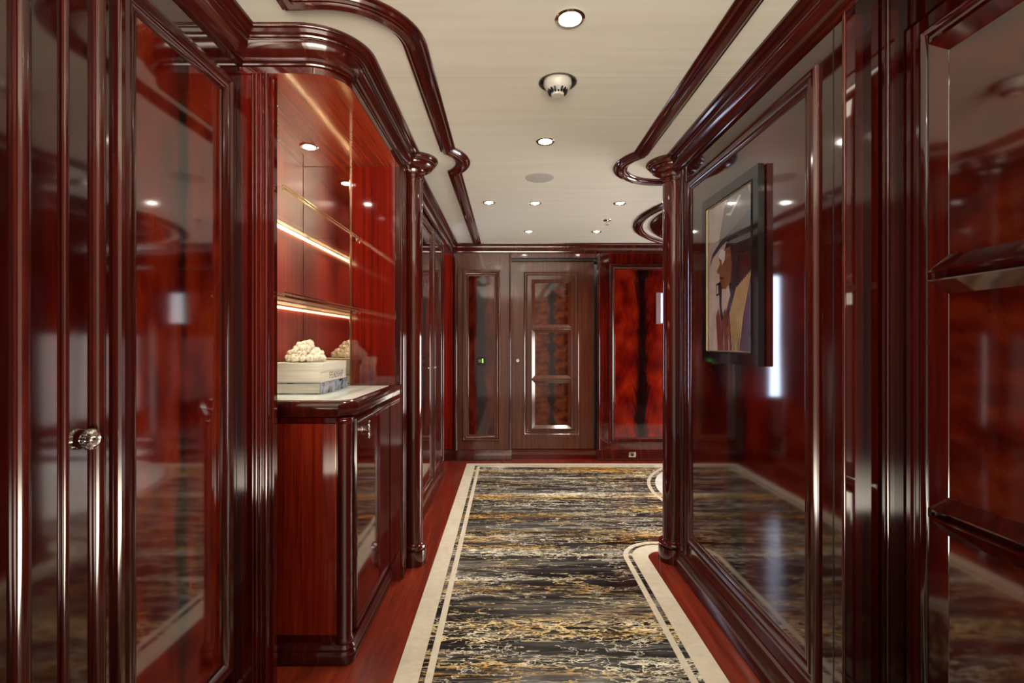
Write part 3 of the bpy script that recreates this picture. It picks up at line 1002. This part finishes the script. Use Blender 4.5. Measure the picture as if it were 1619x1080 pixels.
# small pale rectangle on the right panel, its face set to glow
dp = thing('pale_rectangle', 'small upright pale glowing rectangle on the red end panel, half behind the right column', 'bright_face', (1.58, BACK - 0.0116, 1.35))
obj('casing', B(1.466, 1.640, ys - 0.012, ys, 1.350, 1.660, bev=0.002), plain('mauve_casing', (0.24, 0.16, 0.18), 0.3), dp)
obj('bright_face', B(1.512, 1.632, ys - 0.0135, ys - 0.012, 1.360, 1.652), plain('face_glow', (0.8, 0.8, 0.85), 0.3, emit=(0.85, 0.88, 1.0), es=1.1), dp)

# ------------------------------------------------------------------ right wall
bm = bmesh.new()
box(bm, RW, 1.12, 1.32, 2.62, 0, CEIL)
box(bm, 1.10, 3.4, 2.50, 2.62, 0, CEIL)
wr = struct('wall_right', bm, SIDEM, 'glossy mahogany wall carrying the framed picture')
wall_panel(wr, (RW, 1.427, 0.168), (0, 1, 0), (0, 0, 1), (-1, 0, 0), 1.035, 1.810, FLAME_YR)
bm = bmesh.new()
lathe(bm, RW, 2.49, [(0.007, 0.10), (0.007, 2.05)], 16)
lathe(bm, RW, 2.54, [(0.010, 0.10), (0.010, 2.05)], 16)
lathe(bm, RW + 0.001, 1.322, [(0.005, 0.02), (0.005, 2.05)], 12)
obj('stile_bead', bm, TRIMM, wr)
obj('panel_seam', B(RW - 0.0008, RW + 0.01, 1.362, 1.366, 0.11, 2.05), BLACKP, wr)
struct('baseboard_right', sweep(bmesh.new(), [(1.5, 2.62), (RW, 2.62), (RW, 1.32)], BASEP), TRIMM, 'mahogany baseboard of the right wall', 'baseboard')
# recess and near door
RX = 1.03
bm = bmesh.new()
box(bm, RX, 1.20, Y0, 0.36, 0, CEIL)
box(bm, RX, 1.20, 1.285, 1.33, 0, CEIL)
box(bm, RX, 1.20, 0.36, 1.285, 1.985, CEIL)
box(bm, RW - 0.0, RX + 0.01, Y0, 1.32, 2.05, CEIL)
SHADEM = mahogany('recess_shade_mahogany', dark=(0.006, 0.0007, 0.0005), mid=(0.016, 0.0011, 0.0007), light=(0.032, 0.0024, 0.0012))  # same mahogany with the shade of the recess put into its colour
wn = struct('wall_right_near', bm, SHADEM, 'mahogany wall around the near right door')
bm = bmesh.new()
box(bm, 0.950, 0.968, 1.290, 1.3205, 0, 2.05)
box(bm, 0.985, RX, 1.300, 1.3205, 0, 2.05)
lathe(bm, 1.000, 1.300, [(0.006, 0.0), (0.006, 2.05)], 12)
obj('jamb_bead', bm, SHADEM, wn)
pans = [(0.085, 0.835, 1.343, 1.895), (0.085, 0.835, 0.774, 1.324), (0.085, 0.835, 0.18, 0.756)]
DO = (RX + 0.004, 0.365, 0.02)
d2 = three_panel_door('door_2', DO, (0, 1, 0), (0, 0, 1), (-1, 0, 0), 0.915, 1.96,
                      (0.045, 0.866, 0.10, 1.925), [(a, b_, c - 0.02, e - 0.02) for a, b_, c, e in
                                                   [(0.085, 0.826, c2, e2) for (_, _, c2, e2) in pans]], 0.036,
                      SIDEM, FLAME_Y2, 'glossy three-panel door at the near right')

# ------------------------------------------------------------------ framed picture
PX = 0.872
py0, py1, pz0, pz1 = 1.720, 2.213, 1.088, 1.798
pic = thing('framed_picture', 'portrait picture in a deep glossy black frame on the right wall', 'picture', (RW - 0.01, (py0 + py1) / 2, pz0))
mg = 0.048
bm = bmesh.new()
frame(bm, (RW - 0.006, py0, pz0), (0, 1, 0), (0, 0, 1), (-1, 0, 0), py1 - py0, pz1 - pz0,
      [(0.0, 0.0), (0.0, RW - 0.006 - PX), (mg - 0.008, RW - 0.006 - PX), (mg - 0.004, RW - 0.006 - PX + 0.004), (mg, RW - 0.006 - PX - 0.002), (mg, 0.0)])
obj('frame', bm, BLACKG, pic)
bm = bmesh.new()
frame(bm, (PX, py0 + mg, pz0 + mg), (0, 1, 0), (0, 0, 1), (-1, 0, 0), py1 - py0 - 2 * mg, pz1 - pz0 - 2 * mg,
      [(-0.001, -0.001), (0.0, 0.0012), (0.0018, 0.0012), (0.003, -0.004)])
obj('gilt_slip', bm, plain('dull_gilt', (0.36, 0.27, 0.14), 0.35, 1.0), pic)
ay0, ay1, az0, az1 = py0 + mg, py1 - mg, pz0 + mg, pz1 - mg
AW, AH = ay1 - ay0, az1 - az0
# artwork: s runs 0 at the far (left) side to 1 at the near (right) side, t from bottom to top
art_cols = {'ground': (0.50, 0.40, 0.38), 'hat': (0.030, 0.034, 0.055), 'skin': (0.20, 0.075, 0.04), 'hair': (0.018, 0.014, 0.018),
            'straw': (0.45, 0.30, 0.14), 'red': (0.16, 0.035, 0.025), 'cloth': (0.05, 0.04, 0.075), 'white': (0.60, 0.58, 0.56), 'lips': (0.10, 0.02, 0.02), 'greyhat': (0.16, 0.14, 0.14)}
AM = {}
for k, c in art_cols.items():
    mm = plain('artwork_' + k, c, 0.12, ior=1.6, nz=0.25)
    AM[k] = mm
names = list(art_cols)
bm = bmesh.new()


def apoly(pts, key, layer):
    xx = PX + 0.006 - layer * 0.0002
    vs = [bm.verts.new((xx, ay1 - s * AW, az0 + t * AH)) for s, t in pts]
    f = bm.faces.new(vs)
    f.material_index = names.index(key)
    return f


apoly([(0, 0), (1, 0), (1, 1), (0, 1)], 'ground', 0)
apoly([(0.42, 0.02), (0.40, 0.20), (0.52, 0.34), (0.66, 0.44), (0.86, 0.52), (1, 0.56), (1, 0.0)], 'cloth', 1)
apoly([(0.52, 0.42), (0.40, 0.66), (0.50, 0.74), (1.0, 0.84), (1.0, 0.40), (0.86, 0.46), (0.70, 0.30), (0.60, 0.28)], 'hair', 2)
apoly([(0.30, 0.67), (0.285, 0.62), (0.31, 0.59), (0.235, 0.545), (0.245, 0.53), (0.30, 0.52), (0.295, 0.50), (0.32, 0.485), (0.30, 0.465), (0.33, 0.44),
       (0.36, 0.415), (0.45, 0.41), (0.56, 0.45), (0.58, 0.56), (0.55, 0.68)], 'skin', 3)
apoly([(0.30, 0.50), (0.36, 0.495), (0.40, 0.487), (0.36, 0.478), (0.31, 0.484)], 'lips', 4)
apoly([(0.28, 0.64), (0.33, 0.69), (0.44, 0.66), (0.42, 0.60), (0.36, 0.575), (0.35, 0.61), (0.31, 0.62)], 'white', 4)
apoly([(0.04, 0.585), (0.14, 0.645), (0.34, 0.70), (0.60, 0.74), (1.0, 0.80), (1.0, 0.86), (0.86, 0.83), (0.62, 0.79), (0.30, 0.73), (0.12, 0.67)], 'hat', 5)
apoly([(0.28, 0.73), (0.36, 0.86), (0.42, 0.95), (0.50, 1.0), (0.90, 1.0), (0.96, 0.93), (1.0, 0.86), (0.86, 0.83), (0.62, 0.79)], 'greyhat', 4.5)
apoly([(0.44, 0.90), (0.56, 0.87), (0.78, 0.96), (0.74, 0.975), (0.56, 0.895)], 'white', 5.5)
for k in range(9):
    s = 0.44 + 0.035 * k
    apoly([(s, 0.0), (s + 0.020, 0.0), (s + 0.10, 0.22), (s + 0.26, 0.40 + 0.01 * k), (s + 0.245, 0.41 + 0.01 * k), (s + 0.07, 0.22)], 'straw', 6 + k * 0.1)
for k in range(14):
    s = 0.24 + 0.022 * k
    tt = 0.26 + 0.03 * math.sin(k * 1.7)
    apoly([(s + 0.02, 0.0), (s + 0.06, 0.0), (s + 0.03 * math.sin(k), tt), (s - 0.02, tt - 0.03)], 'red', 7.5 + 0.1 * k)
apoly([(0.285, 0.46), (0.33, 0.47), (0.36, 0.42), (0.35, 0.30), (0.40, 0.22), (0.34, 0.20), (0.31, 0.30), (0.30, 0.38)], 'hair', 9)
apoly([(0.215, 0.455), (0.285, 0.465), (0.30, 0.38), (0.23, 0.375)], 'hair', 9.2)
apoly([(0.232, 0.445), (0.270, 0.450), (0.280, 0.392), (0.242, 0.388)], 'ground', 9.4)
obj('artwork', bm, None, pic, smooth=0, mats=[AM[k] for k in names])
obj('picture_glass', B(PX + 0.0015, PX + 0.0027, ay0 + 0.001, ay1 - 0.001, az0 + 0.001, az1 - 0.001), None, pic, smooth=0,
    mats=[GLAZE])
obj('backing', B(PX + 0.008, RW - 0.001, py0 + 0.02, py1 - 0.02, pz0 + 0.02, pz1 - 0.02), BLACKP, pic)

# ------------------------------------------------------------------ round enclosure in the right lobby
struct('trim_9', lathe(bmesh.new(), DC[0], DC[1], [(0.93, CEIL - 0.050), (0.97, CEIL - 0.048), (1.0, CEIL - 0.040), (1.06, CEIL - 0.028), (1.08, CEIL - 0.018), (1.09, CEIL - 0.001)], 96), TRIMM,
       'round mahogany ceiling disc in the lobby behind the right column', 'ceiling disc')
bm = bmesh.new()
box(bm, 3.3, 3.42, 2.5, 3.0, 0, CEIL)
box(bm, 3.3, 3.42, 4.7, 5.05, 0, CEIL)
box(bm, 3.3, 3.42, 3.0, 4.7, 0, 0.25)
box(bm, 3.3, 3.42, 3.0, 4.7, 1.25, CEIL)
struct('wall_lobby', bm, MAH, 'far right wall of the lobby')
struct('lobby_fill_pane', B(3.40, 3.41, 3.0, 4.7, 0.25, 1.25), plain('lobby_fill_glow', (0.9, 0.95, 1.0), 0.3, emit=(1.0, 0.95, 0.88), es=14.0),  # unseen glowing pane, added and set low to brighten the ceiling
       'added glowing fill pane low at the far right of the lobby', 'window')


# ------------------------------------------------------------------ light fittings
def copy_tree(o, parent=None):
    c = o.copy()
    COL.objects.link(c)
    c.parent = parent
    for ch in list(o.children):
        copy_tree(ch, c)
    return c


def make_downlight(x, y, z, r, label, grp, power, spot):
    t = thing('downlight', label, 'downlight', (x, y, z), grp)
    bm = bmesh.new()
    lathe(bm, x, y, [(r, z + 0.001), (r * 1.28, z - 0.0005), (r * 1.32, z - 0.003), (r * 1.22, z - 0.006), (r * 1.0, z - 0.005), (r * 0.94, z + 0.002)], 40, cap=False)
    obj('trim_ring', bm, CHROME, t)
    bm = bmesh.new()
    lathe(bm, x, y, [(r * 0.97, z - 0.002), (r * 0.90, z + 0.012), (r * 0.62, z + 0.032), (r * 0.60, z + 0.034)], 40, cap=False)
    obj('reflector', bm, CHROME, t)
    bm = bmesh.new()
    lathe(bm, x, y, [(r * 0.80, z + 0.024), (r * 0.80, z + 0.006), (r * 0.70, z - 0.001), (r * 0.45, z - 0.006), (r * 0.15, z - 0.008)], 32)
    obj('bulb', bm, BULB, t)
    ld = bpy.data.lights.new('downlight_beam', 'SPOT' if spot else 'POINT')
    ld.energy = power
    ld.color = LAMP_COL
    if spot:
        ld.spot_size = math.radians(spot)
        ld.spot_blend = 1.0
    ld.shadow_soft_size = 0.03
    lo = bpy.data.objects.new('downlight_beam', ld)
    COL.objects.link(lo)
    lo.parent = t
    lo.location = (0, 0, -0.045)
    return t


lab = ['nearest and largest recessed ceiling downlight', 'downlight between the smoke detector and the round speaker',
       'leftmost of the three downlights in a row beyond the speaker', 'middle of the three downlights in a row beyond the speaker',
       'right one of the three downlights in a row, by the right column ring', 'left one of the last two downlights before the end door',
       'right one of the last two downlights, beside the sprinkler', 'recessed ceiling downlight above the camera',
       'unseen recessed downlight added to the right lobby for an amber glow']
proto = make_downlight(LAMPS[0][0], LAMPS[0][1], CEIL, 0.034, lab[0], 'ceiling downlights', LAMP_W, 128)
for (x, y), l in list(zip(LAMPS, lab))[1:]:
    c = copy_tree(proto)
    c.location = (x, y, CEIL)
    c['label'] = l
np_ = make_downlight(-0.87, 2.16, 2.03, 0.030, 'small downlight in the red soffit at the far end of the niche', 'niche downlights', NICHE_W, 60)
c = copy_tree(np_)
c.location = (-0.87, 1.775, 2.03)
c['label'] = 'small downlight in the red soffit at the near end of the niche'

# smoke detector
sx, sy = SMOKE
sd = thing('smoke_detector', 'white slotted smoke detector in a dark round ceiling recess', 'smoke detector', (sx, sy, CEIL))
obj('recess_cup', lathe(bmesh.new(), sx, sy, [(0.071, CEIL - 0.002), (0.067, CEIL - 0.004), (0.065, CEIL), (0.063, CEIL + 0.022), (0.02, CEIL + 0.024)], 48, cap=False), plain('dull_recess_metal', (0.20, 0.18, 0.16), 0.35, 0.8), sd)
obj('dome', lathe(bmesh.new(), sx, sy, [(0.046, CEIL + 0.02), (0.052, CEIL + 0.004), (0.052, CEIL - 0.010), (0.048, CEIL - 0.016), (0.044, CEIL - 0.026), (0.036, CEIL - 0.032),
                                        (0.026, CEIL - 0.036), (0.024, CEIL - 0.050), (0.022, CEIL - 0.052), (0.004, CEIL - 0.053)], 48), WHITEP, sd)
bm = bmesh.new()
for k in range(16):
    a = 2 * PI * k / 16
    m4 = Matrix.Rotation(a, 4, 'Z')
    g = []
    for (rr_, dz) in ((0.0385, -0.0305), (0.0275, -0.0362), (0.0270, -0.046), (0.034, -0.042)):
        for s_ in (-1, 1):
            g.append(bm.verts.new(m4 @ Vector((rr_ , s_ * 0.0034, dz)) + Vector((sx, sy, CEIL))))
    bm.faces.new((g[0], g[1], g[3], g[2]))
    bm.faces.new((g[2], g[3], g[5], g[4]))
    bm.faces.new((g[4], g[5], g[7], g[6]))
    bm.faces.new((g[0], g[1], g[7], g[6]))
    bm.faces.new((g[0], g[2], g[4], g[6]))
    bm.faces.new((g[1], g[3], g[5], g[7]))
obj('vent_slots', bm, BLACKP, sd)
# speaker
sp_ = thing('ceiling_speaker', 'flat round grey speaker grille flush with the ceiling', 'speaker', (0.186, 2.903, CEIL))
obj('grille', lathe(bmesh.new(), 0.186, 2.903, [(0.084, CEIL - 0.0005), (0.083, CEIL - 0.003), (0.078, CEIL - 0.0035), (0.004, CEIL - 0.0035)], 56), GREYP, sp_)
# sprinkler
pr_ = thing('sprinkler', 'small chrome sprinkler head on the far right ceiling', 'sprinkler', (0.788, 3.917, CEIL))
obj('escutcheon', lathe(bmesh.new(), 0.788, 3.917, [(0.034, CEIL - 0.0005), (0.032, CEIL - 0.005), (0.012, CEIL - 0.008), (0.004, CEIL - 0.009)], 32), CHROME, pr_)
bm = lathe(bmesh.new(), 0.788, 3.917, [(0.007, CEIL - 0.008), (0.007, CEIL - 0.020), (0.003, CEIL - 0.022), (0.003, CEIL - 0.034), (0.013, CEIL - 0.035), (0.013, CEIL - 0.037), (0.003, CEIL - 0.038)], 20)
for s_ in (-1, 1):
    tube(bm, [(0.788 + s_ * 0.006, 3.917, CEIL - 0.018), (0.788 + s_ * 0.010, 3.917, CEIL - 0.027), (0.788 + s_ * 0.003, 3.917, CEIL - 0.036)], 0.0015, 6)
obj('nozzle', bm, CHROME, pr_)
